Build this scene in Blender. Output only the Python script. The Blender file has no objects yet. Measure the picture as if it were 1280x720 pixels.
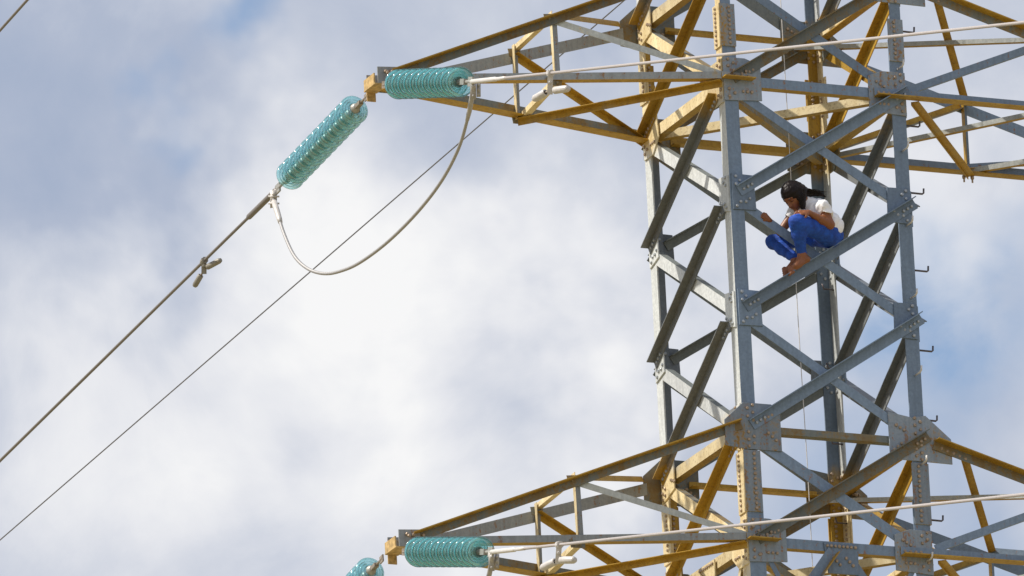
import bpy, math, random
import numpy as np
from mathutils import Vector, Matrix

random.seed(7)
scene = bpy.context.scene
col = scene.collection
PI = math.pi

# ------------------------------------------------------------------ camera
CAM = np.array([-44.853314407872155, -95.2694741990894, -33.4149352251121])
YAW, PITCH, ROLL, FPX = 0.41799589018028377, 0.3038101792546055, -0.04880308819960306, 16107.18803
_f = np.array([math.cos(PITCH)*math.sin(YAW), math.cos(PITCH)*math.cos(YAW), math.sin(PITCH)])
_r = np.array([math.cos(YAW), -math.sin(YAW), 0.0])
_u = np.cross(_r, _f)
CR = math.cos(ROLL)*_r + math.sin(ROLL)*_u
CU = -math.sin(ROLL)*_r + math.cos(ROLL)*_u
CF = _f
cam_data = bpy.data.cameras.new('camera')
cam = bpy.data.objects.new('camera', cam_data)
col.objects.link(cam)
cam_data.sensor_width = 36.0
cam_data.lens = 36.0*FPX/1280.0
cam_data.clip_start = 1.0
cam_data.clip_end = 20000.0
m = Matrix.Identity(4)
for i in range(3):
    m[i][0], m[i][1], m[i][2], m[i][3] = CR[i], CU[i], -CF[i], CAM[i]
cam.matrix_world = m
scene.camera = cam

def ray(px, py):
    return CF + CR*((px-640)/FPX) + CU*((360-py)/FPX)
def at_y(px, py, y):            # point of the place seen at (px, py) on the upright plane y
    d = ray(px, py)
    return CAM + d*((y-CAM[1])/d[1])
def at_x(px, py, x):
    d = ray(px, py)
    return CAM + d*((x-CAM[0])/d[0])
def at_d(px, py, dist):         # ... at a given distance along the view
    return CAM + ray(px, py)*dist
def depth(p):
    return float((np.array(p)-CAM) @ CF)
def reach(P, px, py, L, near):  # end of a straight rod of length L from P
    d = ray(px, py); d = d/np.linalg.norm(d)
    w = CAM-np.array(P)
    b = d@w; c = w@w-L*L
    q = max(b*b-c, 0.0)**.5
    return CAM + d*(-b-q if near else -b+q)

# ------------------------------------------------------------------ sun, sky
S = np.array([-0.64, 0.13, 0.75]); S /= np.linalg.norm(S)
sun_d = bpy.data.lights.new('sun', 'SUN')
sun_d.energy = 5.0
sun_d.angle = math.radians(0.53)
sun_d.color = (1.0, 0.94, 0.84)
sun = bpy.data.objects.new('sun', sun_d)
col.objects.link(sun)
sun.rotation_euler = Vector(S).to_track_quat('Z', 'Y').to_euler()

scene.view_settings.view_transform = 'Standard'
scene.view_settings.look = 'None'
scene.view_settings.exposure = 0.0
scene.view_settings.gamma = 1.0

world = bpy.data.worlds.new('World')
scene.world = world
world.use_nodes = True
nt = world.node_tree
for n in list(nt.nodes): nt.nodes.remove(n)
def N(nt, t, **kw):
    n = nt.nodes.new(t)
    for k, v in kw.items():
        if k.startswith('i_'): n.inputs[k[2:].replace('_', ' ')].default_value = v
        else: setattr(n, k, v)
    return n
def L(nt, a, b): nt.links.new(a, b)
def math_n(nt, op, a, b=None, c=None, clamp=False):
    n = nt.nodes.new('ShaderNodeMath'); n.operation = op; n.use_clamp = clamp
    for i, v in enumerate((a, b, c)):
        if v is None: continue
        if isinstance(v, (int, float)): n.inputs[i].default_value = v
        else: nt.links.new(v, n.inputs[i])
    return n.outputs[0]
def mixc(nt, f, a, b):
    n = nt.nodes.new('ShaderNodeMix'); n.data_type = 'RGBA'
    for i, v in ((0, f), (6, a), (7, b)):
        if isinstance(v, (int, float)): n.inputs[i].default_value = v
        elif isinstance(v, tuple): n.inputs[i].default_value = (*v, 1)
        else: nt.links.new(v, n.inputs[i])
    return n.outputs[2]

tc = N(nt, 'ShaderNodeTexCoord')
sky = N(nt, 'ShaderNodeTexSky', sky_type='NISHITA', sun_disc=False)
sky.sun_elevation = math.asin(S[2])
sky.sun_rotation = math.atan2(S[0], S[1])
sky.air_density = 1.0; sky.dust_density = 1.0; sky.ozone_density = 1.5
dirv = tc.outputs['Generated']
nz1 = N(nt, 'ShaderNodeTexNoise', i_Scale=34.0, i_Detail=12.0, i_Roughness=0.64, i_Distortion=0.5)
nz2 = N(nt, 'ShaderNodeTexNoise', i_Scale=95.0, i_Detail=6.0, i_Roughness=0.6, i_Distortion=0.6)
warp = N(nt, 'ShaderNodeTexNoise', i_Scale=60.0, i_Detail=4.0)
for n in (nz1, nz2, warp): L(nt, dirv, n.inputs['Vector'])
sub = N(nt, 'ShaderNodeVectorMath', operation='SUBTRACT'); L(nt, warp.outputs['Color'], sub.inputs[0]); sub.inputs[1].default_value = (.5, .5, .5)
scl = N(nt, 'ShaderNodeVectorMath', operation='SCALE'); L(nt, sub.outputs[0], scl.inputs[0]); scl.inputs['Scale'].default_value = 0.045
add = N(nt, 'ShaderNodeVectorMath', operation='ADD'); L(nt, dirv, add.inputs[0]); L(nt, scl.outputs[0], add.inputs[1])
def bank(px, py, rad):          # a soft cloud bank (or gap) lying in one direction of the sky
    d = ray(px, py); d = d/np.linalg.norm(d)
    v = N(nt, 'ShaderNodeVectorMath', operation='DISTANCE')
    L(nt, add.outputs[0], v.inputs[0]); v.inputs[1].default_value = tuple(d)
    mr = N(nt, 'ShaderNodeMapRange', interpolation_type='SMOOTHSTEP')
    L(nt, v.outputs['Value'], mr.inputs['Value'])
    mr.inputs['From Min'].default_value = 0.0; mr.inputs['From Max'].default_value = rad/FPX
    mr.inputs['To Min'].default_value = 1.0; mr.inputs['To Max'].default_value = 0.0
    return mr.outputs[0]
f = math_n(nt, 'MULTIPLY_ADD', nz1.outputs['Fac'], 0.56, 0.24)
f = math_n(nt, 'ADD', f, math_n(nt, 'MULTIPLY_ADD', nz2.outputs['Fac'], 0.22, -0.11))
for px, py, rad, w in [(500, 400, 420, .44), (120, 460, 240, .20), (420, 640, 500, .20), (60, 640, 300, .12), (660, 450, 240, .08), (60, 130, 360, -.30), (330, 120, 300, -.20),
                       (700, 60, 330, -.16), (1230, 250, 300, .30), (760, 300, 260, .20), (1000, 400, 260, .18), (900, 640, 300, -.12), (1220, 620, 260, -.14)]:
    f = math_n(nt, 'ADD', f, math_n(nt, 'MULTIPLY', bank(px, py, rad), w))
ramp = N(nt, 'ShaderNodeValToRGB')
e = ramp.color_ramp.elements
e[0].position = 0.12; e[0].color = (.37, .445, .60, 1)
e[1].position = 0.98; e[1].color = (.96, .96, .965, 1)
for pos, c in ((.34, (.45, .51, .645, 1)), (.56, (.615, .655, .75, 1)), (.76, (.80, .815, .865, 1))):
    el = ramp.color_ramp.elements.new(pos); el.color = c
L(nt, f, ramp.inputs[0])
gap = math_n(nt, 'MULTIPLY', bank(1225, 445, 270), 1.0)
gap = math_n(nt, 'MAXIMUM', gap, math_n(nt, 'MULTIPLY', bank(352, 55, 130), .85))
gap = math_n(nt, 'MAXIMUM', gap, math_n(nt, 'MULTIPLY', bank(1120, 640, 280), .5))
gap = math_n(nt, 'MULTIPLY', gap, math_n(nt, 'MULTIPLY_ADD', nz2.outputs['Fac'], 1.8, -.1, True))
bg1 = N(nt, 'ShaderNodeBackground'); L(nt, sky.outputs[0], bg1.inputs['Color']); bg1.inputs['Strength'].default_value = 0.15
bg2 = N(nt, 'ShaderNodeBackground'); L(nt, ramp.outputs[0], bg2.inputs['Color']); bg2.inputs['Strength'].default_value = 0.97
mx = N(nt, 'ShaderNodeMixShader')
L(nt, math_n(nt, 'SUBTRACT', 1.0, gap, clamp=True), mx.inputs[0]); L(nt, bg1.outputs[0], mx.inputs[1]); L(nt, bg2.outputs[0], mx.inputs[2])
out = N(nt, 'ShaderNodeOutputWorld'); L(nt, mx.outputs[0], out.inputs[0])

# ------------------------------------------------------------------ materials
def new_mat(name):
    mt = bpy.data.materials.new(name); mt.use_nodes = True
    nt = mt.node_tree
    b = nt.nodes['Principled BSDF']
    return mt, nt, b
LV = [3.05, 2.031, 1.008, 0.0, -1.030, -2.077, -3.085, -4.15, -5.25, -6.4]   # level -1, 0, 1 ... of the body
def LZ(i): return LV[i+1]

def steel(name, clean, amount, dirt, rough=.5, base_rust=0.0, spot=.0):
    """galvanised steel; 'amount' = how far the ochre deposit of the crossarm levels covers it"""
    mt, nt, b = new_mat(name)
    tc = N(nt, 'ShaderNodeTexCoord'); o = tc.outputs['Object']
    sp = N(nt, 'ShaderNodeSeparateXYZ'); L(nt, o, sp.inputs[0])
    mp = N(nt, 'ShaderNodeMapping'); L(nt, o, mp.inputs[0]); mp.inputs['Scale'].default_value = (1, 1, .35)
    big = N(nt, 'ShaderNodeTexNoise', i_Scale=5.0, i_Detail=6.0, i_Roughness=.6); L(nt, mp.outputs[0], big.inputs['Vector'])
    fine = N(nt, 'ShaderNodeTexNoise', i_Scale=38.0, i_Detail=5.0, i_Roughness=.65); L(nt, o, fine.inputs['Vector'])
    streak = N(nt, 'ShaderNodeTexNoise', i_Scale=14.0, i_Detail=3.0); 
    mp2 = N(nt, 'ShaderNodeMapping'); L(nt, o, mp2.inputs[0]); mp2.inputs['Scale'].default_value = (2, 2, .18); L(nt, mp2.outputs[0], streak.inputs['Vector'])
    zw = math_n(nt, 'MULTIPLY_ADD', big.outputs['Fac'], .5, sp.outputs['Z'])
    zw = math_n(nt, 'SUBTRACT', zw, .25)
    def band(lo, hi, soft):
        a = N(nt, 'ShaderNodeMapRange', interpolation_type='SMOOTHSTEP'); L(nt, zw, a.inputs[0])
        a.inputs[1].default_value = lo-soft; a.inputs[2].default_value = lo+soft
        c = N(nt, 'ShaderNodeMapRange', interpolation_type='SMOOTHSTEP'); L(nt, zw, c.inputs[0])
        c.inputs[1].default_value = hi-soft; c.inputs[2].default_value = hi+soft; c.inputs[3].default_value = 1; c.inputs[4].default_value = 0
        return math_n(nt, 'MULTIPLY', a.outputs[0], c.outputs[0])
    bd = math_n(nt, 'ADD', band(.84, 2.15, .12), band(-3.35, -1.95, .12), clamp=True)
    mask = N(nt, 'ShaderNodeMapRange', interpolation_type='SMOOTHSTEP')
    mixn = math_n(nt, 'ADD', math_n(nt, 'MULTIPLY', big.outputs['Fac'], .6), math_n(nt, 'MULTIPLY', fine.outputs['Fac'], .4))
    L(nt, mixn, mask.inputs[0])
    mask.inputs[1].default_value = .66-amount*.42; mask.inputs[2].default_value = .80-amount*.42
    st = math_n(nt, 'MULTIPLY', bd, mask.outputs[0])
    dull = tuple(c*.62 for c in clean)
    cc = mixc(nt, math_n(nt, 'MULTIPLY_ADD', fine.outputs['Fac'], 1.3, -.25, True), dull, tuple(min(c*1.18, .8) for c in clean))
    cc = mixc(nt, math_n(nt, 'MULTIPLY_ADD', streak.outputs['Fac'], 1.6, -.72, True), cc, tuple(c*.55 for c in clean))
    if base_rust > 0:
        rm = N(nt, 'ShaderNodeMapRange'); L(nt, mixn, rm.inputs[0]); rm.inputs[1].default_value = .60-base_rust*.3; rm.inputs[2].default_value = .74-base_rust*.3
        cc = mixc(nt, math_n(nt, 'MULTIPLY', rm.outputs[0], min(1, base_rust*1.6)), cc, (.10, .055, .028))
    dd = mixc(nt, math_n(nt, 'MULTIPLY_ADD', big.outputs['Fac'], 2.4, -.75, True), tuple(c*k for c, k in zip(dirt, (1.06, 1.08, 1.3))), tuple(c*k for c, k in zip(dirt, (.72, .66, .62))))
    dd = mixc(nt, math_n(nt, 'MULTIPLY_ADD', streak.outputs['Fac'], 1.2, -.5, True), dd, tuple(c*k for c, k in zip(dirt, (.6, .52, .45))))
    dd = mixc(nt, math_n(nt, 'MULTIPLY_ADD', fine.outputs['Fac'], 3.0, -1.55, True), dd, (.16, .07, .02))
    if spot > 0:   # patches of brown rust around the bolt groups
        sm = N(nt, 'ShaderNodeMapRange'); L(nt, math_n(nt, 'ADD', math_n(nt, 'MULTIPLY', fine.outputs['Fac'], .6), math_n(nt, 'MULTIPLY', streak.outputs['Fac'], .4)), sm.inputs[0])
        sm.inputs[1].default_value = .60-spot*.2; sm.inputs[2].default_value = .66-spot*.2
        cc = mixc(nt, math_n(nt, 'MULTIPLY', math_n(nt, 'MULTIPLY', sm.outputs[0], bd), .8), cc, (.24, .105, .03))
    c = mixc(nt, st, cc, dd)
    oi = N(nt, 'ShaderNodeObjectInfo'); hv = N(nt, 'ShaderNodeHueSaturation')   # no two bars weather quite alike
    L(nt, math_n(nt, 'MULTIPLY_ADD', oi.outputs['Random'], .34, .84), hv.inputs['Value']); L(nt, c, hv.inputs['Color'])
    L(nt, hv.outputs[0], b.inputs['Base Color'])
    b.inputs['Metallic'].default_value = .12
    L(nt, math_n(nt, 'MULTIPLY_ADD', fine.outputs['Fac'], .35, rough-.15), b.inputs['Roughness'])
    bp = N(nt, 'ShaderNodeBump', i_Strength=.25, i_Distance=.004); L(nt, fine.outputs['Fac'], bp.inputs['Height']); L(nt, bp.outputs[0], b.inputs['Normal'])
    return mt
OCH = (.47, .285, .026); CRM = (.80, .67, .35)  # CRM: the stain in a brighter, sunlit tone
M = {}  # one steel; pale tones paint in sunlit flanges, dark tones shaded ones
M['front'] = steel('shaded_blue_grey_steel', (.205, .275, .375), .12, OCH, spot=.12)  # base darkened and blued to carry the shade on the near face
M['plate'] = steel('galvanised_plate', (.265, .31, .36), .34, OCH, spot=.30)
M['grey'] = steel('shaded_dark_steel', (.175, .20, .23), .95, OCH, base_rust=.10)  # shade put into the dark base, with a little brown rust over it
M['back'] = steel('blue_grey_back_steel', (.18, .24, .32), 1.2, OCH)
M['side'] = steel('sunlit_side_steel', (.64, .66, .65), .9, CRM)  # same steel, lightened as the sun-facing copy
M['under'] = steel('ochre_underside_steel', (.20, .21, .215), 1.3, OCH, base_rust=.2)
M['cream_sunlit'] = steel('sunlit_cream_stained_steel', (.64, .66, .66), 1.3, CRM)  # stained steel with the sunlight put into its pale colour
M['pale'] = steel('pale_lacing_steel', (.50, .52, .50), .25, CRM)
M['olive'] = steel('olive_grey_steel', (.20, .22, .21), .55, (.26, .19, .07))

def simple(name, colr, rough=.5, metal=0.0, var=.3, scale=30, bump=.0):
    mt, nt, b = new_mat(name)
    tc = N(nt, 'ShaderNodeTexCoord'); nz = N(nt, 'ShaderNodeTexNoise', i_Scale=scale, i_Detail=5.0, i_Roughness=.6); L(nt, tc.outputs['Object'], nz.inputs['Vector'])
    c = mixc(nt, math_n(nt, 'MULTIPLY_ADD', nz.outputs['Fac'], 2.0, -.5, True), tuple(x*(1-var) for x in colr), tuple(min(1, x*(1+var)) for x in colr))
    L(nt, c, b.inputs['Base Color']); b.inputs['Roughness'].default_value = rough; b.inputs['Metallic'].default_value = metal
    if bump:
        bp = N(nt, 'ShaderNodeBump', i_Strength=bump, i_Distance=.01); L(nt, nz.outputs['Fac'], bp.inputs['Height']); L(nt, bp.outputs[0], b.inputs['Normal'])
    return mt
M['bolt'] = simple('weathered_bolt_steel', (.36, .27, .19), .45, .3, .4, 60)
M['bolt_grey'] = simple('galvanised_bolt_steel', (.36, .38, .40), .4, .4, .3, 60)
M['hook'] = simple('dark_hook_steel', (.10, .085, .09), .5, .3)
M['aluminium'] = simple('stranded_aluminium', (.42, .38, .36), .5, .15, .18, 80)
M['jumper'] = simple('dull_stranded_aluminium', (.36, .35, .35), .5, .2, .2, 80)
M['sleeve'] = simple('pale_aluminium_sleeve', (.66, .63, .60), .42, .15, .12)
M['cable_dark'] = simple('weathered_cable', (.20, .18, .165), .55, .2, .2, 90)
M['wire'] = simple('thin_steel_wire', (.16, .16, .18), .5, .3)
M['fitting'] = simple('weathered_fitting_steel', (.30, .25, .20), .5, .3, .4, 40)
M['cap'] = simple('insulator_cap_iron', (.38, .37, .34), .45, .35, .25, 40)
M['fit_pale'] = simple('grey_clamp_casting', (.42, .40, .385), .5, .15, .2, 40)
M['damper'] = simple('pale_damper_casting', (.56, .53, .51), .45, .1, .15)
M['damper_dark'] = simple('dull_damper_casting', (.27, .25, .21), .5, .2, .25)
M['bore_dark'] = simple('dark_bore', (.03, .03, .032), .7)  # near-black surface set inside each damper weight

# teal toughened glass
mt, nt, b = new_mat('teal_toughened_glass')
nt.nodes.remove(b)
om = nt.nodes['Material Output']
lw = N(nt, 'ShaderNodeLayerWeight', i_Blend=.45)
tr = N(nt, 'ShaderNodeBsdfTransparent'); tr.inputs[0].default_value = (.77, .97, .985, 1)
tl = N(nt, 'ShaderNodeBsdfTranslucent'); tl.inputs[0].default_value = (.30, .90, .95, 1)
df = N(nt, 'ShaderNodeBsdfDiffuse'); df.inputs[0].default_value = (.28, .76, .82, 1)
gl = N(nt, 'ShaderNodeBsdfGlossy'); gl.inputs[0].default_value = (.9, 1, 1, 1); gl.inputs['Roughness'].default_value = .09
m1 = N(nt, 'ShaderNodeMixShader', i_Fac=.45); L(nt, tl.outputs[0], m1.inputs[1]); L(nt, df.outputs[0], m1.inputs[2])
m2 = N(nt, 'ShaderNodeMixShader'); L(nt, math_n(nt, 'MULTIPLY_ADD', lw.outputs['Facing'], .50, .11, True), m2.inputs[0]); L(nt, tr.outputs[0], m2.inputs[1]); L(nt, m1.outputs[0], m2.inputs[2])
m3 = N(nt, 'ShaderNodeMixShader'); L(nt, math_n(nt, 'MULTIPLY_ADD', lw.outputs['Fresnel'], .9, .06, True), m3.inputs[0]); L(nt, m2.outputs[0], m3.inputs[1]); L(nt, gl.outputs[0], m3.inputs[2])
L(nt, m3.outputs[0], om.inputs[0])
M['glass'] = mt

# ------------------------------------------------------------------ mesh helpers
def mesh_obj(name, verts, faces, mats, mids=None, parent=None, smooth=False, loc=None):
    me = bpy.data.meshes.new(name)
    me.from_pydata([tuple(map(float, v)) for v in verts], [], faces)
    for mm in (mats if isinstance(mats, (list, tuple)) else [mats]): me.materials.append(mm)
    if mids is not None: me.polygons.foreach_set('material_index', mids)
    if smooth: me.polygons.foreach_set('use_smooth', [True]*len(me.polygons))
    me.update()
    o = bpy.data.objects.new(name, me); col.objects.link(o)
    if parent: o.parent = parent
    if loc is not None: o.location = loc
    return o
class MB:
    def __init__(s): s.v = []; s.f = []; s.m = []
    def add(s, vs, fs, mi=0):
        k = len(s.v); s.v += [tuple(map(float, v)) for v in vs]; s.f += [tuple(i+k for i in f) for f in fs]
        s.m += ([mi]*len(fs) if isinstance(mi, int) else mi)
    def build(s, name, mats, parent=None, smooth=False):
        return mesh_obj(name, s.v, s.f, mats, s.m, parent, smooth)
def unit(v): v = np.array(v, float); return v/np.linalg.norm(v)
def perp(d, hint):
    h = np.array(hint, float); h = h-d*(h@d); return unit(h)

def angle_geo(mb, p0, p1, d1, d2, w1, w2, t, m1=0, m2=0):
    """L-section steel: heel line p0-p1, flange 1 towards d1, flange 2 towards d2"""
    p0 = np.array(p0, float); p1 = np.array(p1, float); d = unit(p1-p0)
    d1 = perp(d, d1); d2 = np.array(d2, float); d2 = d2-d*(d2@d)-d1*(d2@d1); d2 = unit(d2)
    prof = [(0, 0), (w1, 0), (w1, t), (t, t), (t, w2), (0, w2)]
    vs = [p + d1*a + d2*c for p in (p0, p1) for a, c in prof]
    fs = []; ms = []
    mi = [m1, m1, m1, m2, m2, m2]
    flip = np.cross(d1, d2)@d < 0
    for i in range(6):
        j = (i+1) % 6
        q = (i, j, j+6, i+6)
        fs.append(q[::-1] if flip else q); ms.append(mi[i])
    for e0, s in ((0, 1), (6, -1)):
        for q in ((0, 1, 2, 3), (0, 3, 4, 5)):
            q = tuple(i+e0 for i in q)
            if (s == 1) != flip: q = q[::-1]
            fs.append(q); ms.append(m1 if q[0] == 0 and 0 else m2)
    mb.add(vs, fs, ms)
def angle(name, p0, p1, d1, d2, w1, w2, t, mats, parent):
    mb = MB(); angle_geo(mb, p0, p1, d1, d2, w1, w2, t, 0, 1)
    return mb.build(name, list(mats), parent)

def prism(mb, pts, nrm, th, mi=0):
    """flat plate from an outline (3-D points), thickness th along nrm, chamfered rim"""
    pts = [np.array(p, float) for p in pts]; nrm = unit(nrm); n = len(pts)
    c = sum(pts)/n; a = np.cross(pts[1]-pts[0], pts[2]-pts[1])
    if a@nrm < 0: pts = pts[::-1]
    ch = .002
    top = [p + nrm*th + unit(c-p)*ch for p in pts]; mid = [p + nrm*(th-ch) for p in pts]
    vs = pts + mid + top
    fs = [tuple(range(n))[::-1], tuple(range(2*n, 3*n))]
    for i in range(n):
        j = (i+1) % n
        fs += [(i, j, n+j, n+i), (n+i, n+j, 2*n+j, 2*n+i)]
    mb.add(vs, fs, mi)
def hexbolt(mb, p, n, r=.0155, hgt=.014, shank=0.0):
    n = unit(n); a = perp(n, (.3, .2, 1)); b = np.cross(n, a); p = np.array(p, float)
    ph = random.random()
    ring = [a*math.cos(ph+i*PI/3)+b*math.sin(ph+i*PI/3) for i in range(6)]
    vs = [p+q*r for q in ring]+[p+n*hgt*.75+q*r for q in ring]+[p+n*hgt+q*r*.75 for q in ring]
    fs = [(12, 13, 14, 15, 16, 17)]
    for i in range(6):
        j = (i+1) % 6; fs += [(i, j, 6+j, 6+i), (6+i, 6+j, 12+j, 12+i)]
    if shank:
        k = len(vs); vs += [p+n*hgt+q*r*.5 for q in ring]+[p+n*(hgt+shank)+q*r*.5 for q in ring]
        for i in range(6):
            j = (i+1) % 6; fs.append((k+i, k+j, k+6+j, k+6+i))
        fs.append(tuple(range(k+6, k+12)))
    mb.add(vs, fs)
def tube_geo(mb, pts, r, seg=10, mi=0, radii=None):
    pts = [np.array(p, float) for p in pts]; n = len(pts)
    tang = []
    for i in range(n):
        a = pts[max(i-1, 0)]; b_ = pts[min(i+1, n-1)]; tang.append(unit(b_-a))
    u = perp(tang[0], (.12, .3, 1)) if abs(tang[0][2]) < .9 else perp(tang[0], (1, .1, 0))
    vs = []
    for i in range(n):
        u = perp(tang[i], u); w = np.cross(tang[i], u)
        rr = radii[i] if radii is not None else r
        for k in range(seg):
            a = 2*PI*k/seg; vs.append(pts[i]+(u*math.cos(a)+w*math.sin(a))*rr)
    fs = []
    for i in range(n-1):
        for k in range(seg):
            j = (k+1) % seg; fs.append((i*seg+k, i*seg+j, (i+1)*seg+j, (i+1)*seg+k))
    fs.append(tuple(range(seg))[::-1]); fs.append(tuple(range((n-1)*seg, n*seg)))
    mb.add(vs, fs, mi)
def tube(name, pts, r, mat, parent=None, seg=10, radii=None):
    mb = MB(); tube_geo(mb, pts, r, seg, 0, radii)
    return mb.build(name, [mat], parent, smooth=True)
def box_geo(mb, c, ax, ay, az, sx, sy, sz, mi=0):
    c = np.array(c, float); vs = []
    for i in (-.5, .5):
        for j in (-.5, .5):
            for k in (-.5, .5): vs.append(c+np.array(ax)*i*sx+np.array(ay)*j*sy+np.array(az)*k*sz)
    fs = [(0, 1, 3, 2), (4, 6, 7, 5), (0, 4, 5, 1), (2, 3, 7, 6), (0, 2, 6, 4), (1, 5, 7, 3)]
    mb.add(vs, fs, mi)
def spline(pts, per=8):
    pts = [np.array(p, float) for p in pts]; P = [2*pts[0]-pts[1]]+pts+[2*pts[-1]-pts[-2]]; o = []
    for i in range(1, len(P)-2):
        for k in range(per):
            t = k/per; a, b_, c, d = P[i-1], P[i], P[i+1], P[i+2]
            o.append(.5*((2*b_)+(c-a)*t+(2*a-5*b_+4*c-d)*t*t+(3*b_-a-3*c+d)*t**3))
    o.append(pts[-1]); return o
def empty(name, loc, parent=None):
    o = bpy.data.objects.new(name, None); col.objects.link(o); o.location = tuple(map(float, loc)); o.empty_display_size = .2
    if parent: o.parent = parent
    return o
def tag(o, label, cat, group=None, kind=None):
    if label: o['label'] = label
    if cat: o['category'] = cat
    if group: o['group'] = group
    if kind: o['kind'] = kind
def rebase(root):   # meshes are written in world coordinates; hang them under a root that stands elsewhere
    for ch in root.children:
        if ch.type == 'EMPTY': continue
        ch.location = -root.location

# ------------------------------------------------------------------ ground
mt, nt, b = new_mat('dry_grassland')
tc = N(nt, 'ShaderNodeTexCoord')
a1 = N(nt, 'ShaderNodeTexNoise', i_Scale=.03, i_Detail=10.0, i_Roughness=.65); a2 = N(nt, 'ShaderNodeTexNoise', i_Scale=1.5, i_Detail=8.0, i_Roughness=.7)
L(nt, tc.outputs['Object'], a1.inputs['Vector']); L(nt, tc.outputs['Object'], a2.inputs['Vector'])
c = mixc(nt, math_n(nt, 'MULTIPLY_ADD', a1.outputs['Fac'], 2.4, -.7, True), (.12, .13, .05), (.42, .33, .2))
c = mixc(nt, math_n(nt, 'MULTIPLY', a2.outputs['Fac'], .5), c, (.30, .25, .13))
L(nt, c, b.inputs['Base Color']); b.inputs['Roughness'].default_value = .95
GZ = -35.0
g = mesh_obj('ground', [(-6000, -6000, 0), (6000, -6000, 0), (6000, 6000, 0), (-6000, 6000, 0)], [(0, 1, 2, 3)], mt, loc=(0, 0, GZ))
g['kind'] = 'structure'

# ------------------------------------------------------------------ the lattice tower
H = .85
tower = empty('transmission_tower', (0, 0, 0))
tag(tower, 'galvanised steel lattice pylon body with ochre stained crossarms, the person sits on its bracing', 'pylon')
Z3 = np.array([0, 0, 1.0])
FACES = [(np.array([1., 0, 0]), np.array([0, -1., 0])), (np.array([0, 1., 0]), np.array([1., 0, 0])),
         (np.array([-1., 0, 0]), np.array([0, 1., 0])), (np.array([0, -1., 0]), np.array([-1., 0, 0]))]   # near, right, back, left
def FP(k, u, n, z): U, Nn = FACES[k]; return U*u + Nn*(H+n) + Z3*z
PT = .012   # plate thickness

# legs: heel at the corner, flanges run along the two faces
for sx, sy in ((-1, -1), (1, -1), (-1, 1), (1, 1)):
    mb = MB()
    for z0, z1, w in ((1.50, 4.2, .098), (-2.62, 1.505, .126), (-7.0, -2.615, .15)):
        e = .0015 if w == .126 else 0
        angle_geo(mb, (sx*(H-e), sy*(H-e), z0), (sx*(H-e), sy*(H-e), z1), (-sx, 0, 0), (0, -sy, 0), w, w, .014, 0, 1)
    # splayed lower body down to the ground
    angle_geo(mb, (sx*H, sy*H, -7.0), (sx*3.1, sy*3.1, GZ), (-sx, 0, 0), (0, -sy, 0), .18, .18, .018, 0, 1)
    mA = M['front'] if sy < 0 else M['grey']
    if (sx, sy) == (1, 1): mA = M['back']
    mb.build('leg', [mA, M['side']], tower)  # flanges facing along x painted sunlit, those along y painted shaded
# lower body bracing (below the picture)
pz = [-7.0, -10.2, -14.0, -18.5, -23.5, -29.0, GZ+.4]
def hw(z): return H+(3.1-H)*(-7.0-z)/(-7.0-GZ)
for k in range(4):
    U, Nn = FACES[k]
    for a, c in zip(pz[:-1], pz[1:]):
        for s in (-1, 1):
            p0 = U*(-s*hw(a))+Nn*(hw(a)+.001*s)+Z3*a; p1 = U*(s*hw(c))+Nn*(hw(c)+.001*s)+Z3*c
            angle('brace', p0, p1, -Z3, Nn*s, .1, .1, .01, (M['front'], M['grey']), tower)
        angle('horizontal_strut', U*(-hw(a))+Nn*(hw(a)-.02)+Z3*a, U*hw(a)+Nn*(hw(a)-.02)+Z3*a, -Z3, -Nn, .09, .09, .01, (M['front'], M['grey']), tower)

def bolts(parent, spec, mat, name='bolts'):
    mb = MB()
    for p, n in spec: hexbolt(mb, p, n, .0145*random.uniform(.92, 1.08), .013, .0)
    o = mb.build(name, [mat], parent); o['kind'] = 'stuff'
    return o
def plate(k, outline, mat, bolt_uv=(), bmat=None, n0=0.0, th=PT):
    mb = MB(); prism(mb, [FP(k, u, n0, z) for u, z in outline], FACES[k][1], th)
    o = mb.build('gusset_plate', [mat], tower)
    if len(bolt_uv):
        Nn = FACES[k][1]
        sp = [(FP(k, u, n0+th, z), Nn) for u, z in bolt_uv]
        if k in (1, 2): sp += [(FP(k, u, n0-.0135 if abs(u) > H-.12 else n0, z), -Nn) for u, z in bolt_uv]
        bolts(o, sp, bmat or M['bolt'])
    return o

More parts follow.
